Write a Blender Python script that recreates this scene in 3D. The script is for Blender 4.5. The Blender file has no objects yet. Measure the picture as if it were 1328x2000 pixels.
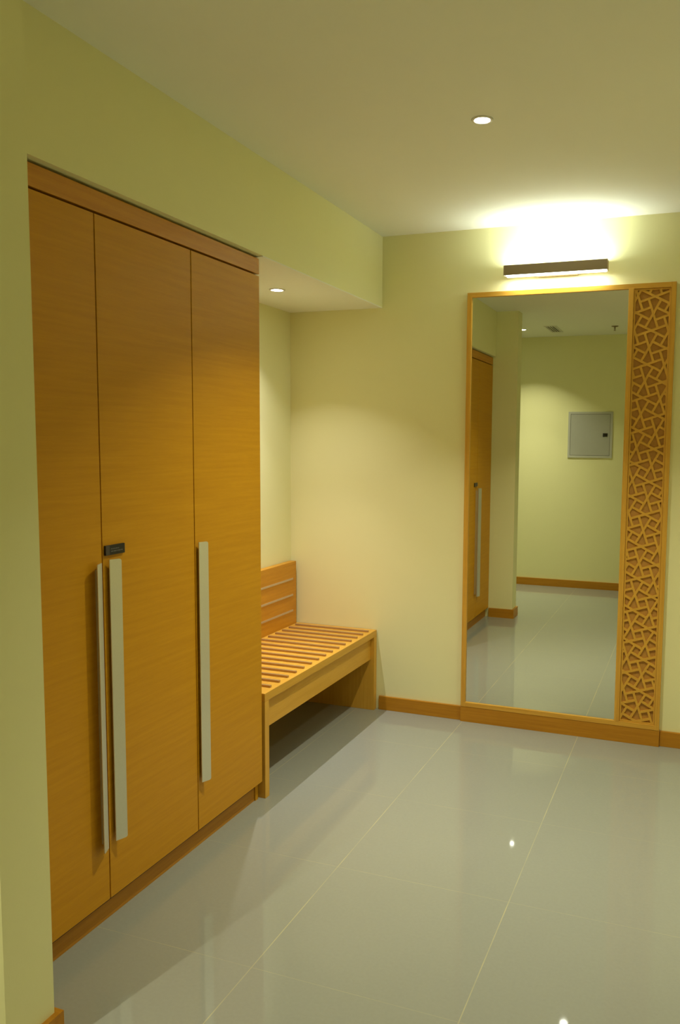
import bpy, bmesh, math
from mathutils import Matrix, Vector

# ---------------------------------------------------------------- camera
SC = bpy.context.scene
COL = SC.collection
CX, CY, CZ = 1.704, -4.2978, 1.563
YAW, PITCH, ROLL, FPX = 0.35, -0.0922, 0.0097, 1575.68
cy, sy, cp, sp = math.cos(YAW), math.sin(YAW), math.cos(PITCH), math.sin(PITCH)
fwd = Vector((-sy * cp, cy * cp, sp)); right = Vector((cy, sy, 0)); up = right.cross(fwd)
r_ = math.cos(ROLL) * right + math.sin(ROLL) * up
u_ = -math.sin(ROLL) * right + math.cos(ROLL) * up
cam_d = bpy.data.cameras.new('camera')
cam = bpy.data.objects.new('camera', cam_d)
COL.objects.link(cam)
cam.matrix_world = Matrix(((r_.x, u_.x, -fwd.x, CX), (r_.y, u_.y, -fwd.y, CY), (r_.z, u_.z, -fwd.z, CZ), (0, 0, 0, 1)))
cam_d.sensor_fit = 'VERTICAL'; cam_d.sensor_height = 36; cam_d.lens = FPX / 2000 * 36
cam_d.shift_x = -122.66 / 2000; cam_d.shift_y = 8.64 / 2000
cam_d.clip_start = 0.02
SC.camera = cam

# ---------------------------------------------------------------- world, exposure
w = bpy.data.worlds.new('world'); SC.world = w; w.use_nodes = True
w.node_tree.nodes['Background'].inputs[0].default_value = (0, 0, 0, 1)
w.node_tree.nodes['Background'].inputs[1].default_value = 0
SC.view_settings.view_transform = 'Standard'; SC.view_settings.look = 'None'
SC.view_settings.gamma = 1; SC.view_settings.exposure = 0.68
SC.view_settings.use_curve_mapping = False

# light levels (the lamps themselves are built further down)
SPOT_COL = (1.0, 0.965, 0.76)
NICHE_COL = (1.0, 0.96, 0.98)
TUBE_COL = (0.91, 1.0, 0.96)
SPOT_W = 9.0
SIDE_FILL_W = 4.3  # power of the added fill lamp at the right
NICHE_W = 2.6
UP_W, DOWN_W = 1.8, 1.0
SPREAD = math.radians(104)

H = 2.7          # ceiling height
B = 2.3103       # bulkhead underside
NX = -0.58       # niche depth
FW = -4.54       # front wall (behind the camera)
XR = 2.4         # right wall
XRL = -0.95      # recess beyond the pier
PY0, PY1, PX = -2.911, -2.7576, 0.193   # pier
WR = -1.314      # wardrobe right end

# ---------------------------------------------------------------- materials
def mat(name, col, rough=0.6, metal=0.0, spec=0.5, bump=None, coat=0.0, noise=0.0, nscale=30):
    m = bpy.data.materials.new(name); m.use_nodes = True
    nt = m.node_tree; b = nt.nodes['Principled BSDF']
    b.inputs['Base Color'].default_value = (*col, 1); b.inputs['Roughness'].default_value = rough
    b.inputs['Metallic'].default_value = metal; b.inputs['Specular IOR Level'].default_value = spec
    b.inputs['Coat Weight'].default_value = coat; b.inputs['Coat Roughness'].default_value = 0.05
    tc = nt.nodes.new('ShaderNodeTexCoord')
    if noise:
        n = nt.nodes.new('ShaderNodeTexNoise'); n.inputs['Scale'].default_value = nscale; n.inputs['Detail'].default_value = 4
        nt.links.new(tc.outputs['Object'], n.inputs['Vector'])
        mx = nt.nodes.new('ShaderNodeMix'); mx.data_type = 'RGBA'
        mx.inputs[6].default_value = (*[c * (1 - noise) for c in col], 1)
        mx.inputs[7].default_value = (*[min(1, c * (1 + noise)) for c in col], 1)
        nt.links.new(n.outputs['Fac'], mx.inputs[0]); nt.links.new(mx.outputs[2], b.inputs['Base Color'])
    if bump:
        n = nt.nodes.new('ShaderNodeTexNoise'); n.inputs['Scale'].default_value = bump[0]; n.inputs['Detail'].default_value = 3
        nt.links.new(tc.outputs['Object'], n.inputs['Vector'])
        bp = nt.nodes.new('ShaderNodeBump'); bp.inputs['Strength'].default_value = bump[1]; bp.inputs['Distance'].default_value = 0.002
        nt.links.new(n.outputs['Fac'], bp.inputs['Height']); nt.links.new(bp.outputs['Normal'], b.inputs['Normal'])
    return m

def wood(name, dark, light, axis='y', rough=0.48, tilt=0.0):
    """straight-grained veneer, grain running along axis"""
    m = bpy.data.materials.new(name); m.use_nodes = True
    nt = m.node_tree; b = nt.nodes['Principled BSDF']; L = nt.links.new
    tc = nt.nodes.new('ShaderNodeTexCoord')
    mp = nt.nodes.new('ShaderNodeMapping'); L(tc.outputs['Object'], mp.inputs['Vector'])
    s = {'x': (1.6, 40, 40), 'y': (40, 1.6, 40), 'z': (40, 40, 1.6)}[axis]
    mp.inputs['Scale'].default_value = s
    mp.inputs['Rotation'].default_value = (tilt, 0, 0)
    n = nt.nodes.new('ShaderNodeTexNoise'); n.inputs['Scale'].default_value = 1.6; n.inputs['Detail'].default_value = 6
    n.inputs['Roughness'].default_value = 0.62; n.inputs['Distortion'].default_value = 0.12
    L(mp.outputs[0], n.inputs['Vector'])
    n2 = nt.nodes.new('ShaderNodeTexNoise'); n2.inputs['Scale'].default_value = 14; n2.inputs['Detail'].default_value = 3
    L(mp.outputs[0], n2.inputs['Vector'])
    ad = nt.nodes.new('ShaderNodeMath'); ad.operation = 'MULTIPLY_ADD'; ad.inputs[1].default_value = 0.35
    L(n2.outputs['Fac'], ad.inputs[0]); L(n.outputs['Fac'], ad.inputs[2])
    cr = nt.nodes.new('ShaderNodeValToRGB')
    cr.color_ramp.elements[0].position = 0.42; cr.color_ramp.elements[0].color = (*dark, 1)
    cr.color_ramp.elements[1].position = 0.95; cr.color_ramp.elements[1].color = (*light, 1)
    L(ad.outputs[0], cr.inputs[0]); L(cr.outputs[0], b.inputs['Base Color'])
    b.inputs['Roughness'].default_value = rough; b.inputs['Specular IOR Level'].default_value = 0.3
    bp = nt.nodes.new('ShaderNodeBump'); bp.inputs['Strength'].default_value = 0.08; bp.inputs['Distance'].default_value = 0.001
    L(n2.outputs['Fac'], bp.inputs['Height']); L(bp.outputs['Normal'], b.inputs['Normal'])
    return m

def emis(name, col, s):
    m = bpy.data.materials.new(name); m.use_nodes = True
    nt = m.node_tree; b = nt.nodes['Principled BSDF']
    b.inputs['Base Color'].default_value = (0.9, 0.9, 0.85, 1)
    b.inputs['Emission Color'].default_value = (*col, 1); b.inputs['Emission Strength'].default_value = s
    return m

def floor_mat():
    m = bpy.data.materials.new('polished_porcelain'); m.use_nodes = True
    nt = m.node_tree; b = nt.nodes['Principled BSDF']; L = nt.links.new; N = nt.nodes.new
    tc = N('ShaderNodeTexCoord'); sx = N('ShaderNodeSeparateXYZ'); L(tc.outputs['Object'], sx.inputs[0])
    def math_(op, a, v=None, v2=None):
        n = N('ShaderNodeMath'); n.operation = op
        if hasattr(a, 'links'): L(a, n.inputs[0])
        else: n.inputs[0].default_value = a
        if v is not None:
            if hasattr(v, 'links'): L(v, n.inputs[1])
            else: n.inputs[1].default_value = v
        return n.outputs[0]
    def grout(sock, off, size):
        a = math_('SUBTRACT', sock, off - 50 * size); a = math_('DIVIDE', a, size); a = math_('FRACT', a)
        a = math_('SUBTRACT', a, 0.5); a = math_('ABSOLUTE', a)          # .5 at the joint
        return math_('SUBTRACT', 0.5, a), size
    gx, s1 = grout(sx.outputs['X'], 0.515, 0.641)
    gy, s2 = grout(sx.outputs['Y'], -0.478, 0.613)
    gx = math_('LESS_THAN', math_('MULTIPLY', gx, s1), 0.0016)
    gy = math_('LESS_THAN', math_('MULTIPLY', gy, s2), 0.0010)
    # patchy grout: fades in and out
    ng = N('ShaderNodeTexNoise'); ng.inputs['Scale'].default_value = 5; L(tc.outputs['Object'], ng.inputs['Vector'])
    rg = N('ShaderNodeMapRange'); rg.inputs[1].default_value = 0.35; rg.inputs[2].default_value = 0.65
    rg.inputs[3].default_value = 0.25; rg.inputs[4].default_value = 0.75; L(ng.outputs['Fac'], rg.inputs[0])
    gyw = math_('MULTIPLY', gy, 0.6)
    g = math_('MULTIPLY', math_('MAXIMUM', gx, gyw), rg.outputs[0])
    n = N('ShaderNodeTexNoise'); n.inputs['Scale'].default_value = 90; n.inputs['Detail'].default_value = 5
    L(tc.outputs['Object'], n.inputs['Vector'])
    cr = N('ShaderNodeMix'); cr.data_type = 'RGBA'
    cr.inputs[6].default_value = (0.30, 0.31, 0.257, 1); cr.inputs[7].default_value = (0.33, 0.342, 0.285, 1)
    L(n.outputs['Fac'], cr.inputs[0])
    mx = N('ShaderNodeMix'); mx.data_type = 'RGBA'; mx.inputs[7].default_value = (0.56, 0.50, 0.28, 1)
    L(g, mx.inputs[0]); L(cr.outputs[2], mx.inputs[6]); L(mx.outputs[2], b.inputs['Base Color'])
    b.inputs['Roughness'].default_value = 0.045; b.inputs['IOR'].default_value = 1.52
    rr = N('ShaderNodeMapRange'); rr.inputs[3].default_value = 0.035; rr.inputs[4].default_value = 0.35; L(g, rr.inputs[0])
    L(rr.outputs[0], b.inputs['Roughness'])
    return m

WALL = mat('cream_wall_paint', (0.86, 0.835, 0.465), 0.75, spec=0.3, bump=(220, 0.06), noise=0.012, nscale=6)
CEIL = mat('white_ceiling_paint', (0.895, 0.90, 0.80), 0.85, spec=0.2, noise=0.01, nscale=5)
OAK = wood('door_veneer', (0.54, 0.245, 0.003), (0.64, 0.31, 0.008), 'y', 0.5)
OAKX = wood('veneer_across', (0.54, 0.245, 0.003), (0.64, 0.31, 0.008), 'x', 0.5)
OAKZ = wood('veneer_upright', (0.54, 0.245, 0.003), (0.64, 0.31, 0.008), 'z', 0.5)
FASCIA = wood('fascia_veneer', (0.52, 0.215, 0.012), (0.66, 0.31, 0.025), 'y', 0.45)
BENCH = wood('bench_wood', (0.62, 0.32, 0.032), (0.74, 0.42, 0.06), 'y', 0.40)
BENCHZ = wood('bench_wood_upright', (0.62, 0.32, 0.032), (0.74, 0.42, 0.06), 'z', 0.40)
BACKW = wood('backrest_wood', (0.50, 0.22, 0.012), (0.64, 0.31, 0.022), 'y', 0.40)
SKIRT = wood('skirting_wood', (0.42, 0.175, 0.008), (0.56, 0.26, 0.018), 'x', 0.42)
SKIRTY = wood('skirting_wood_side', (0.42, 0.175, 0.008), (0.56, 0.26, 0.018), 'y', 0.42)
FRAME = wood('frame_wood', (0.58, 0.29, 0.035), (0.74, 0.42, 0.06), 'z', 0.42)
FRAMEX = wood('frame_wood_across', (0.58, 0.29, 0.035), (0.74, 0.42, 0.06), 'x', 0.42)
LATT = mat('lattice_wood', (0.68, 0.37, 0.04), 0.5, noise=0.06, nscale=40)
LBACK = mat('lattice_backing', (0.50, 0.25, 0.04), 0.6, noise=0.15, nscale=160)
DARK = mat('shadow_gap', (0.035, 0.02, 0.01), 0.7, noise=0.1)
STEEL = mat('brushed_nickel', (0.74, 0.73, 0.64), 0.36, metal=0.7, noise=0.04, nscale=200)
ROD = mat('satin_rod', (0.46, 0.29, 0.13), 0.34, metal=0.4, noise=0.05, nscale=100)
INLAY = mat('satin_nickel_inlay', (0.62, 0.52, 0.40), 0.35, metal=0.7, noise=0.04, nscale=100)
LAMPB = mat('lamp_nickel', (0.34, 0.27, 0.17), 0.42, metal=0.9, noise=0.03, nscale=60)
WHITEM = mat('white_enamel', (0.78, 0.76, 0.68), 0.4, noise=0.02)
GREY = mat('grey_enamel', (0.46, 0.46, 0.40), 0.75, spec=0.15, noise=0.02)
GREYF = mat('grey_enamel_frame', (0.54, 0.54, 0.46), 0.75, spec=0.15, noise=0.02)
DUCT = mat('duct_grey', (0.22, 0.21, 0.15), 0.8, noise=0.1)
BLACK = mat('black_plastic', (0.012, 0.012, 0.012), 0.35, noise=0.1)
TAGG = mat('tag_grey', (0.07, 0.055, 0.045), 0.45, noise=0.1)
TAGT = mat('tag_print', (0.13, 0.13, 0.12), 0.6, noise=0.1)
MIR = mat('silvered_glass', (0.80, 0.82, 0.74), 0.0, metal=1.0)
FLOOR = floor_mat()

# ---------------------------------------------------------------- helpers
def newbm(): return bmesh.new()

def box(bm, x0, x1, y0, y1, z0, z1, bev=0.0, seg=2, mi=0):
    r = bmesh.ops.create_cube(bm, size=1)
    vs = r['verts']
    for v in vs:
        v.co = Vector(((x0 + x1) / 2 + v.co.x * (x1 - x0), (y0 + y1) / 2 + v.co.y * (y1 - y0), (z0 + z1) / 2 + v.co.z * (z1 - z0)))
    if bev > 0:
        es = list({e for v in vs for e in v.link_edges})
        bmesh.ops.bevel(bm, geom=es, offset=bev, segments=seg, profile=0.6, affect='EDGES')
    return bm

def lathe(bm, prof, c, n=40, cap=True):
    """revolve (radius, z) pairs around a vertical axis at c"""
    rings = []
    for rr, z in prof:
        rings.append([bm.verts.new((c[0] + rr * math.cos(2 * math.pi * i / n), c[1] + rr * math.sin(2 * math.pi * i / n), z)) for i in range(n)])
    for a, b2 in zip(rings[:-1], rings[1:]):
        for i in range(n):
            bm.faces.new((a[i], a[(i + 1) % n], b2[(i + 1) % n], b2[i]))
    if cap:
        bm.faces.new(rings[0]); bm.faces.new(rings[-1])
    return bm

def extrude_poly(bm, pts, axis, a0, a1):
    """prism of a 2D polygon; axis 'z': pts are (x,y)"""
    def P(p, a):
        return {'z': (p[0], p[1], a), 'y': (p[0], a, p[1]), 'x': (a, p[0], p[1])}[axis]
    v0 = [bm.verts.new(P(p, a0)) for p in pts]; v1 = [bm.verts.new(P(p, a1)) for p in pts]
    bm.faces.new(v0); bm.faces.new(v1)
    n = len(pts)
    for i in range(n): bm.faces.new((v0[i], v0[(i + 1) % n], v1[(i + 1) % n], v1[i]))
    return bm

def obj(name, bm, m, parent=None, origin=(0, 0, 0), smooth=False, label=None):
    """bm is in room coordinates; origin is the parent thing's base point"""
    bmesh.ops.recalc_face_normals(bm, faces=bm.faces[:])
    bmesh.ops.translate(bm, verts=bm.verts[:], vec=-Vector(origin))
    me = bpy.data.meshes.new(name); bm.to_mesh(me); bm.free()
    me.materials.append(m)
    if smooth:
        for p in me.polygons: p.use_smooth = True
    o = bpy.data.objects.new(name, me); COL.objects.link(o)
    if parent is not None: o.parent = parent
    else: o.location = origin
    if label: o['label'] = label
    return o

def thing(name, label, cat, loc, group=None):
    o = bpy.data.objects.new(name, None); COL.objects.link(o)
    o.location = loc; o.empty_display_size = 0.1
    o['label'] = label; o['category'] = cat
    if group: o['group'] = group
    return o

def struct(name, bm, m):
    o = obj(name, bm, m); o['kind'] = 'structure'; return o

# ---------------------------------------------------------------- room shell
T = 0.12
struct('floor', box(newbm(), XRL - T, XR + T, FW - T, T, -0.1, 0), FLOOR)
struct('ceiling', box(newbm(), XRL - T, XR + T, FW - T, T, H, H + 0.1), CEIL)
struct('wall_back', box(newbm(), NX - T, XR + T, 0, T, 0, H), WALL)
struct('wall_front', box(newbm(), XRL - T, XR + T, FW - T, FW, 0, H), WALL)
struct('wall_right', box(newbm(), XR, XR + T, FW, 0, 0, H), WALL)
struct('wall_left', box(newbm(), NX - T, NX, PY1, 0, 0, H), WALL)
struct('wall_recess', box(newbm(), XRL - T, XRL, FW, PY0, 0, H), WALL)
struct('wall_pier', box(newbm(), XRL - T, PX, PY0, PY1, 0, H, 0.0), WALL)
bm = newbm(); box(bm, NX, 0, PY1, 0, B + 0.004, H)
struct('wall_bulkhead', bm, WALL)
struct('ceiling_niche', box(newbm(), NX, 0, WR - 0.012, 0, B, B + 0.004), CEIL)
# wooden skirting
def base_x(name, x0, x1, y, t, z=0.08): struct(name, box(newbm(), x0, x1, y - t if t > 0 else y, y if t > 0 else y - t, 0, z, 0.0015), SKIRT)
base_x('baseboard_back', 0.001, 0.5, 0, 0.015)
base_x('baseboard_back_right', 1.571, XR, 0, 0.015)
base_x('baseboard_front', XRL, XR, FW, -0.015)
struct('baseboard_right', box(newbm(), XR - 0.015, XR, FW + 0.016, -0.016, 0, 0.08, 0.0015), SKIRTY)
bm = newbm()
TB = 0.016
extrude_poly(bm, [(-0.02, PY1), (-0.02, PY1 + TB), (PX + TB, PY1 + TB), (PX + TB, PY0 - TB), (XRL, PY0 - TB), (XRL, PY0), (PX, PY0), (PX, PY1)], 'z', 0, 0.08)
struct('baseboard_pier', bm, SKIRT)

# ---------------------------------------------------------------- wardrobe
WD = -0.025       # door face
G1, G2, WL = -2.283, -1.792, PY1 + 0.003
DZ0, DZ1 = 0.083, 2.2355
o0 = (WD, (WL + WR) / 2, 0)
wd = thing('wardrobe', 'built-in orange wood wardrobe with three tall doors, next to the slatted bench', 'wardrobe', o0)
bm = newbm()
box(bm, NX + 0.004, -0.05, WL, WR - 0.004, 0.06, B - 0.02)
obj('carcass', bm, DARK, wd, o0, label='dark interior body behind the wardrobe doors')
bm = newbm(); box(bm, NX + 0.005, -0.047, WR - 0.022, WR, 0.0, B - 0.012, 0.001)
obj('side_panel', bm, OAKZ, wd, o0)
bm = newbm(); box(bm, -0.07, -0.052, WL, WR - 0.024, 0.0, DZ0 + 0.01, 0.001)
obj('plinth', bm, SKIRTY, wd, o0)
bm = newbm(); box(bm, -0.047, WD, WL, WR, DZ1 + 0.0075, 2.3055, 0.001)
obj('fascia', bm, FASCIA, wd, o0)
def rounded_profile(y0, y1, z0, z1, r, side, n=6):
    """plate outline in (y,z), rounded on the raised side"""
    pts = []
    def arc(cy_, cz_, a0):
        for i in range(n + 1):
            a = a0 + math.pi / 2 * i / n
            pts.append((cy_ + r * math.cos(a), cz_ + r * math.sin(a)))
    if side > 0:
        pts.append((y0, z0)); arc(y1 - r, z0 + r, -math.pi / 2); arc(y1 - r, z1 - r, 0); pts.append((y0, z1))
    else:
        pts.append((y1, z1)); arc(y0 + r, z1 - r, math.pi / 2); arc(y0 + r, z0 + r, math.pi); pts.append((y1, z0))
    return pts
def handle(parent, ya, side, z0=0.27, z1=1.187):
    """slanted pull plate: fixed edge at ya, free edge raised, side=+1 towards the niche"""
    W, R0, R1, th = 0.037, 0.009, 0.024, 0.003
    y0, y1 = (ya, ya + W) if side > 0 else (ya - W, ya)
    pts = rounded_profile(y0, y1, z0, z1, 0.007, side)
    bm = newbm()
    extrude_poly(bm, pts, 'x', 0, th)
    for v in bm.verts:
        k = abs(v.co.y - ya) / W
        v.co.x += WD + R0 + (R1 - R0) * k
    # foot strip that fixes the plate to the door
    yf_ = ya + side * 0.016
    box(bm, WD, WD + R0 + 0.007, yf_ - 0.002, yf_ + 0.002, z0 + 0.02, z1 - 0.02)
    obj('handle', bm, STEEL, parent, o0, label='long brushed metal pull handle')
ds = [(WL, G1 - 0.0023, None), (G1 + 0.0023, G2 - 0.0023, None), (G2 + 0.0023, WR, None)]
doors = []
for a, b2, _ in ds:
    bm = newbm(); box(bm, -0.047, WD, a, b2, DZ0, DZ1, 0.0012)
    doors.append(obj('door', bm, OAK, wd, o0))
handle(doors[0], G1 - 0.016, -1, 0.262, 1.181)
handle(doors[1], G1 + 0.019, 1)
handle(doors[2], G2 + 0.010, 1)
bm = newbm(); box(bm, WD, WD + 0.007, G1 + 0.008, G1 + 0.098, 1.200, 1.231, 0.001)
tag = obj('name_plate', bm, BLACK, doors[1], o0, label='small black plate with two faint lines of lettering')
# the plate is the third level, so its end strip and its worn, unreadable print lines belong to the same mesh
me = tag.data; me.materials.append(TAGG); me.materials.append(TAGT)
bm = newbm(); bm.from_mesh(me)
def tagbox(y0, y1, z0, z1, x1, mi):
    n0 = len(bm.faces)
    box(bm, 0.006, x1, G1 + y0 - o0[1], G1 + y1 - o0[1], z0, z1)
    bm.faces.ensure_lookup_table()
    for f in bm.faces[n0:]: f.material_index = mi
tagbox(0.009, 0.026, 1.201, 1.230, 0.0076, 1)
for i, wd_ in enumerate([0.007, 0.004, 0.006, 0.009, 0.005]):
    st = 0.032 + [0, 0.009, 0.0145, 0.022, 0.033][i]
    tagbox(st, st + wd_, 1.2175, 1.2205, 0.00725, 2)
for i, wd_ in enumerate([0.010, 0.013, 0.004, 0.012, 0.008]):
    st = 0.032 + [0, 0.012, 0.027, 0.033, 0.047][i]
    tagbox(st, st + wd_, 1.2095, 1.2130, 0.00725, 2)
bm.to_mesh(me); bm.free()

# ---------------------------------------------------------------- luggage bench in the niche
BX, BZ, Y0, Y1 = -0.018, 0.4706, -1.300, -0.005
ob = (-0.3, -0.65, 0)
bn = thing('luggage_bench', 'light wood luggage bench with ribbed seat, standing in the niche beside the wardrobe', 'bench', ob)
bm = newbm(); box(bm, NX + 0.006, BX, Y0, Y1, BZ - 0.037, BZ, 0.0015)
obj('seat', bm, BENCH, bn, ob)
for a, b2 in ((Y0, Y0 + 0.036), (Y1 - 0.036, Y1)):
    bm = newbm(); box(bm, NX + 0.006, BX, a, b2, 0, BZ - 0.0375, 0.0015)
    obj('leg', bm, BENCHZ, bn, ob, label='solid upright wooden end panel')
bm = newbm(); box(bm, BX - 0.045, BX - 0.024, Y0 + 0.0365, Y1 - 0.0365, 0.300, BZ - 0.0375, 0.001)
obj('apron', bm, BENCH, bn, ob)
bm = newbm(); box(bm, NX + 0.006, NX + 0.022, Y0 + 0.0365, Y1 - 0.0365, 0.0, BZ - 0.0375, 0.001)
obj('rear_panel', bm, BENCH, bn, ob)
for k in range(15):
    yc = -0.080 - 0.0806 * k
    bm = newbm(); box(bm, -0.508, -0.040, yc - 0.007, yc + 0.007, BZ, BZ + 0.010, 0.0014, 2)
    obj('rod', bm, ROD, bn, ob, label='raised brown strip across the seat')
bm = newbm()
box(bm, NX + 0.006, NX + 0.048, Y0 + 0.004, Y1 - 0.02, BZ + 0.0005, 0.848, 0.0015)
bk = obj('backrest', bm, BACKW, bn, ob)
for z in (0.747, 0.651, 0.557):
    bm = newbm(); box(bm, NX + 0.046, NX + 0.0515, Y0 + 0.06, -0.070, z - 0.0055, z + 0.0055, 0.001)
    obj('inlay_strip', bm, INLAY, bk, ob, label='thin satin metal strip let into the backrest')

# ---------------------------------------------------------------- mirror with lattice side panel
MX0, MX1, MZ0, MZ1 = 0.5035, 1.568, 0.0866, 2.3613
GX0, GX1, GZ0, GZ1 = 0.529, 1.341, 0.112, 2.336
PXL, PXR, PZ0, PZ1 = 1.3665, 1.5445, 0.112, 2.336
om = (1.035, 0, 0)
mr = thing('wall_mirror', 'tall wood-framed mirror with pierced geometric side panel, under the wall lamp', 'mirror', om)
FD = -0.032
bm = newbm()
box(bm, MX0, GX0, FD, -0.001, MZ0, MZ1, 0.0012)
box(bm, PXR, MX1, FD, -0.001, MZ0, MZ1, 0.0012)
box(bm, GX1, PXL, FD, -0.001, MZ0 + 0.02, MZ1 - 0.02, 0.0012)
fr = obj('frame', bm, FRAME, mr, om)
for za, zb in ((GZ1, MZ1 - 0.0003), (MZ0 + 0.0003, GZ0)):
    bm = newbm(); box(bm, GX0 - 0.002, PXR + 0.002, FD + 0.0003, -0.001, za, zb, 0.001)
    obj('rail', bm, FRAMEX, mr, om)
bm = newbm(); box(bm, GX0 - 0.003, GX1 + 0.003, -0.022, -0.002, GZ0 - 0.003, GZ1 + 0.003)
obj('mirror_glass', bm, MIR, mr, om, label='silvered mirror glass')
bm = newbm(); box(bm, MX0 - 0.002, MX1 + 0.002, -0.030, -0.001, 0.0, MZ0 - 0.0005, 0.001)
obj('base_panel', bm, SKIRT, mr, om)
bm = newbm(); box(bm, PXL - 0.002, PXR + 0.002, -0.014, -0.002, PZ0 - 0.002, PZ1 + 0.002)
obj('backing_board', bm, LBACK, mr, om, label='darker brown board behind the lattice')

def clip(poly, x0, x1, z0, z1):
    def side(poly, f, inter):
        out = []
        for i in range(len(poly)):
            a, b2 = poly[i], poly[(i + 1) % len(poly)]
            fa, fb = f(a), f(b2)
            if fa >= 0: out.append(a)
            if (fa >= 0) != (fb >= 0):
                t = fa / (fa - fb); out.append((a[0] + (b2[0] - a[0]) * t, a[1] + (b2[1] - a[1]) * t))
        return out
    for f in (lambda p: p[0] - x0, lambda p: x1 - p[0], lambda p: p[1] - z0, lambda p: z1 - p[1]):
        if len(poly) < 3: return []
        poly = side(poly, f, None)
    return poly
def inset(poly, d):
    """offset a convex counter-clockwise polygon inwards"""
    out = []; n = len(poly)
    for i in range(n):
        p0, p1, p2 = Vector(poly[i - 1]), Vector(poly[i]), Vector(poly[(i + 1) % n])
        a, b2 = (p1 - p0).normalized(), (p2 - p1).normalized()
        na, nb = Vector((-a.y, a.x)), Vector((-b2.y, b2.x))
        k = 1 + na.dot(nb)
        out.append(tuple(p1 + (na + nb) * d / k))
    return out
def area(p): return 0.5 * sum(p[i][0] * p[(i + 1) % len(p)][1] - p[(i + 1) % len(p)][0] * p[i][1] for i in range(len(p)))
def round_poly(p, r):
    out = []; n = len(p)
    for i in range(n):
        a, b2, c = Vector(p[i - 1]), Vector(p[i]), Vector(p[(i + 1) % n])
        d1, d2 = (a - b2), (c - b2)
        rr = min(r, d1.length * 0.3, d2.length * 0.3)
        s, e = b2 + d1.normalized() * rr, b2 + d2.normalized() * rr
        out += [tuple(s), tuple(b2 * 0.5 + (s + e) * 0.25), tuple(e)]
    return out
def lattice():
    t, S, bw = 0.43, 0.0835, 0.0056           # slope, module, half strip width
    ang = math.radians(-4.9)
    NXc, NZc = 1.462, 2.212                    # an upright crossing
    ca, sa = math.cos(ang), math.sin(ang)
    def M(p): return (NXc + S * (ca * p[0] - sa * p[1]), NZc + S * (sa * p[0] + ca * p[1]))
    k = 1 / (1 + t * t)
    holes = []
    for i in range(-6, 7):
        for j in range(-30, 6):
            V = (i + j) % 2 == 0
            cell = []
            if V:
                # kites with the tip at this node, above and below; the closed end rests on the next crossing
                cell.append([(i, j), (i + t * k, j + k), (i, j + 1), (i - t * k, j + k)])
                cell.append([(i, j), (i - t * k, j - k), (i, j - 1), (i + t * k, j - k)])
            else:
                cell.append([(i, j), (i + k, j - t * k), (i + 1, j), (i + k, j + t * k)])
                cell.append([(i, j), (i - k, j + t * k), (i - 1, j), (i - k, j - t * k)])
            # the square in the cell to the upper right
            a, b2 = t * k, k
            q = t * t * k
            if V: cell.append([(i + q, j + a), (i + 1 - a, j + q), (i + 1 - q, j + 1 - a), (i + a, j + 1 - q)])
            else: cell.append([(i + a, j + q), (i + 1 - q, j + a), (i + 1 - a, j + 1 - q), (i + q, j + 1 - a)])
            for c in cell:
                p = [M(v) for v in c]
                if area(p) < 0: p.reverse()
                p = inset(p, bw)
                if area(p) <= 0: continue
                p = clip(p, PXL + 0.0085, PXR - 0.0085, PZ0 + 0.0085, PZ1 - 0.0085)
                if len(p) < 3 or area(p) < 1.2e-5: continue
                # drop duplicate points
                q2 = [v for n_, v in enumerate(p) if (Vector(v) - Vector(p[n_ - 1])).length > 4e-4]
                if len(q2) >= 3: holes.append(round_poly(q2, 0.0016))
    yf, yb = -0.024, -0.0142
    bm = newbm()
    outer = [(PXL + 0.001, PZ0 + 0.001), (PXR - 0.001, PZ0 + 0.001), (PXR - 0.001, PZ1 - 0.001), (PXL + 0.001, PZ1 - 0.001)]
    from mathutils.geometry import delaunay_2d_cdt
    vin = []; ein = []
    for lp in [outer] + holes:
        n0 = len(vin); vin += [Vector(v) for v in lp]
        ein += [(n0 + a, n0 + (a + 1) % len(lp)) for a in range(len(lp))]
    vo, eo, fo, _, _, _ = delaunay_2d_cdt(vin, ein, [], 0, 1e-7)
    def inside(p, lp):
        c = False; n = len(lp)
        for a in range(n):
            x1, z1 = lp[a]; x2, z2 = lp[a - 1]
            if (z1 > p[1]) != (z2 > p[1]) and p[0] < (x2 - x1) * (p[1] - z1) / (z2 - z1) + x1: c = not c
        return c
    bbs = [(min(v[0] for v in h), max(v[0] for v in h), min(v[1] for v in h), max(v[1] for v in h), h) for h in holes]
    bv = [bm.verts.new((v[0], yf, v[1])) for v in vo]
    for f in fo:
        c = (sum(vo[a][0] for a in f) / len(f), sum(vo[a][1] for a in f) / len(f))
        if any(b_[0] <= c[0] <= b_[1] and b_[2] <= c[1] <= b_[3] and inside(c, b_[4]) for b_ in bbs): continue
        bm.faces.new([bv[a] for a in f])
    bmesh.ops.delete(bm, geom=[v for v in bm.verts if not v.link_faces], context='VERTS')
    faces = bm.faces[:]
    r = bmesh.ops.extrude_face_region(bm, geom=faces)
    for v in r['geom']:
        if isinstance(v, bmesh.types.BMVert): v.co.y = yb
    return bm
obj('lattice_panel', lattice(), LATT, mr, om, label='pierced wooden lattice of kites and squares')

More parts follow.
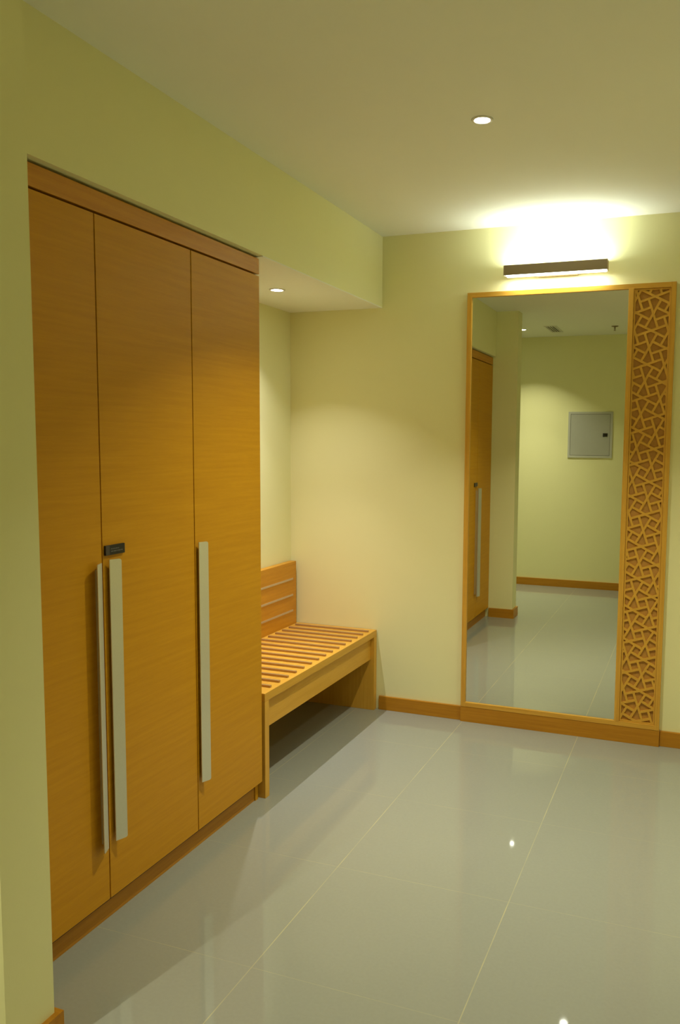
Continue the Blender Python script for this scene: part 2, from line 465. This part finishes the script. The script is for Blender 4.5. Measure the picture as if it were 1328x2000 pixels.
# ---------------------------------------------------------------- wall lamp above the mirror
LX0, LX1, LZ0, LZ1 = 0.712, 1.239, 2.429, 2.480
ol = (0.975, 0, 2.45)
wl = thing('wall_lamp', 'long brown-grey metal wall lamp lit above and below, over the mirror', 'lamp', ol)
bm = newbm()
box(bm, LX0, LX1, -0.092, -0.089, LZ0, LZ1, 0.0006)          # front plate
box(bm, LX0, LX1, -0.038, -0.035, LZ0, LZ1, 0.0006)          # rear plate
box(bm, LX0, LX0 + 0.003, -0.089, -0.038, LZ0, LZ1)
box(bm, LX1 - 0.003, LX1, -0.089, -0.038, LZ0, LZ1)
obj('lamp_housing', bm, LAMPB, wl, ol)
bm = newbm(); box(bm, 0.879, 1.085, -0.035, -0.0005, 2.424, 2.468, 0.001)
obj('wall_bracket', bm, LAMPB, wl, ol)
TUBE = emis('lit_diffuser', TUBE_COL, 5.0)
bm = newbm(); box(bm, LX0 + 0.012, LX1 - 0.006, -0.085, -0.042, LZ0 - 0.0035, LZ0 + 0.012, 0.002)
obj('lower_diffuser', bm, TUBE, wl, ol, label='glowing white lower diffuser')
bm = newbm(); box(bm, LX0 + 0.006, LX1 - 0.006, -0.085, -0.042, LZ1 - 0.016, LZ1 - 0.006, 0.002)
obj('upper_diffuser', bm, TUBE, wl, ol, label='glowing white upper diffuser')
def area_light(name, loc, shape, sx, sy, power, col, parent, upward=False, spread=math.pi):
    d = bpy.data.lights.new(name, 'AREA'); d.shape = shape; d.size = sx
    if shape == 'RECTANGLE': d.size_y = sy
    d.energy = power; d.color = col; d.spread = spread
    o = bpy.data.objects.new(name, d); COL.objects.link(o)
    o.parent = parent; o.location = loc
    if upward: o.rotation_euler = (math.pi, 0, 0)
    return o
cxl = (LX0 + LX1) / 2 - ol[0]
area_light('upper_tube_light', (cxl, -0.0635, LZ1 - 0.004 - ol[2]), 'RECTANGLE', LX1 - LX0 - 0.02, 0.04, UP_W, TUBE_COL, wl, True)
area_light('lower_tube_light', (cxl, -0.0635, LZ0 - 0.005 - ol[2]), 'RECTANGLE', LX1 - LX0 - 0.02, 0.04, DOWN_W, TUBE_COL, wl, False)

# ---------------------------------------------------------------- recessed downlights
def downlight(x, y, z, label, power, col, r=0.026, core=0.0):
    o = (x, y, z)
    t_ = thing('downlight', label, 'ceiling light', o, 'recessed round downlights')
    bm = newbm()
    n = 48
    lathe(bm, [(r + 0.001, z - 0.0015), (r + 0.003, z - 0.004), (r + 0.010, z - 0.004), (r + 0.013, z - 0.0005), (r + 0.001, z - 0.0005)], (x, y), n, cap=False)
    obj('trim_ring', bm, WHITEM, t_, o, True)
    bm = newbm(); lathe(bm, [(r, z - 0.0004), (r, z - 0.0015)], (x, y), n)
    obj('lamp_face', bm, emis('lit_lamp_face', (1, 0.99, 0.95), 30), t_, o, label='glowing round lamp face')
    area_light('downlight_beam', (0, 0, -0.0025), 'DISK', 0.026, 0, power, col, t_, False, SPREAD)
    if core:   # the reflector's stronger central beam
        area_light('downlight_core', (0, 0, -0.003), 'DISK', 0.02, 0, core, col, t_, False, math.radians(68))
    return t_
downlight(0.937, -1.417, H, 'round downlight in the main ceiling, in front of the mirror', SPOT_W, SPOT_COL)
downlight(-0.300, -0.664, B, 'round downlight in the low niche ceiling above the bench', NICHE_W, NICHE_COL, 0.028, 1.35)
downlight(-0.008, -3.92, H, 'round downlight near the rear wall, seen in the mirror', SPOT_W * 0.68, SPOT_COL, core=2.1)

downlight(1.98, -1.40, H, 'added round fill downlight at the right end of the main ceiling, out of view', SIDE_FILL_W, SPOT_COL)  # added lamp outside the frame, brightens the right side of the room

# ---------------------------------------------------------------- things seen in the mirror
oa = (0.6076, FW, 1.655)
ap = thing('electrical_panel', 'square grey electrical access panel with black latch, set in the rear wall seen in mirror', 'electrical panel', oa)
X0, X1, Z0, Z1 = 0.376, 0.840, 1.412, 1.900
bm = newbm()
f = 0.024
box(bm, X0, X0 + f, FW, FW + 0.010, Z0, Z1, 0.0008); box(bm, X1 - f, X1, FW, FW + 0.010, Z0, Z1, 0.0008)
box(bm, X0 + f - 0.001, X1 - f + 0.001, FW, FW + 0.0098, Z1 - f, Z1, 0.0008); box(bm, X0 + f - 0.001, X1 - f + 0.001, FW, FW + 0.0098, Z0, Z0 + f, 0.0008)
obj('frame', bm, GREYF, ap, oa)
bm = newbm(); box(bm, X0 + f - 0.002, X1 - f + 0.002, FW + 0.0005, FW + 0.003, Z0 + f - 0.002, Z1 - f + 0.002)
obj('back_plate', bm, BLACK, ap, oa)
bm = newbm(); box(bm, X0 + f + 0.003, X1 - f - 0.003, FW + 0.0035, FW + 0.009, Z0 + f + 0.003, Z1 - f - 0.003, 0.001)
pd = obj('door', bm, GREY, ap, oa)
bm = newbm(); box(bm, 0.742, 0.789, FW + 0.009, FW + 0.014, 1.637, 1.673, 0.001)
box(bm, 0.752, 0.779, FW + 0.014, FW + 0.018, 1.646, 1.664, 0.001)
obj('latch', bm, BLACK, pd, oa, label='black latch')

ov = (0.292, -3.95, H)
av = thing('ceiling_vent', 'narrow slatted air vent in the rear ceiling, seen in the mirror', 'air vent', ov)
bm = newbm()
x0, x1, y0, y1 = 0.232, 0.352, -4.18, -3.725
box(bm, x0, x1, y0, y0 + 0.016, H - 0.006, H, 0.001); box(bm, x0, x1, y1 - 0.016, y1, H - 0.006, H, 0.001)
box(bm, x0, x0 + 0.014, y0 + 0.016, y1 - 0.016, H - 0.006, H, 0.001); box(bm, x1 - 0.014, x1, y0 + 0.016, y1 - 0.016, H - 0.006, H, 0.001)
obj('frame', bm, WHITEM, av, ov)
bm = newbm(); box(bm, x0 + 0.013, x1 - 0.013, y0 + 0.015, y1 - 0.015, H - 0.0012, H - 0.0003)
obj('duct_opening', bm, DUCT, av, ov)
for k in range(4):
    xx = x0 + 0.024 + k * 0.023
    bm = newbm(); extrude_poly(bm, [(xx - 0.006, H - 0.0015), (xx - 0.0045, H - 0.0015), (xx + 0.009, H - 0.006), (xx + 0.0075, H - 0.006)], 'y', y0 + 0.016, y1 - 0.016)
    obj('slat', bm, WHITEM, av, ov)

os_ = (0.890, -3.918, H)
sk = thing('fire_sprinkler', 'small metal fire sprinkler hanging from the rear ceiling, seen in the mirror', 'sprinkler', os_)
bm = newbm(); lathe(bm, [(0.034, H), (0.034, H - 0.003), (0.026, H - 0.007), (0.010, H - 0.009)], os_, 36)
obj('escutcheon', bm, LAMPB, sk, os_, True)
bm = newbm(); lathe(bm, [(0.006, H - 0.008), (0.007, H - 0.022), (0.004, H - 0.024), (0.003, H - 0.042), (0.012, H - 0.043), (0.012, H - 0.045)], os_, 24)
for s in (-1, 1): box(bm, os_[0] + s * 0.007 - 0.001, os_[0] + s * 0.007 + 0.001, os_[1] - 0.0015, os_[1] + 0.0015, H - 0.043, H - 0.022)
obj('nozzle', bm, LAMPB, sk, os_)
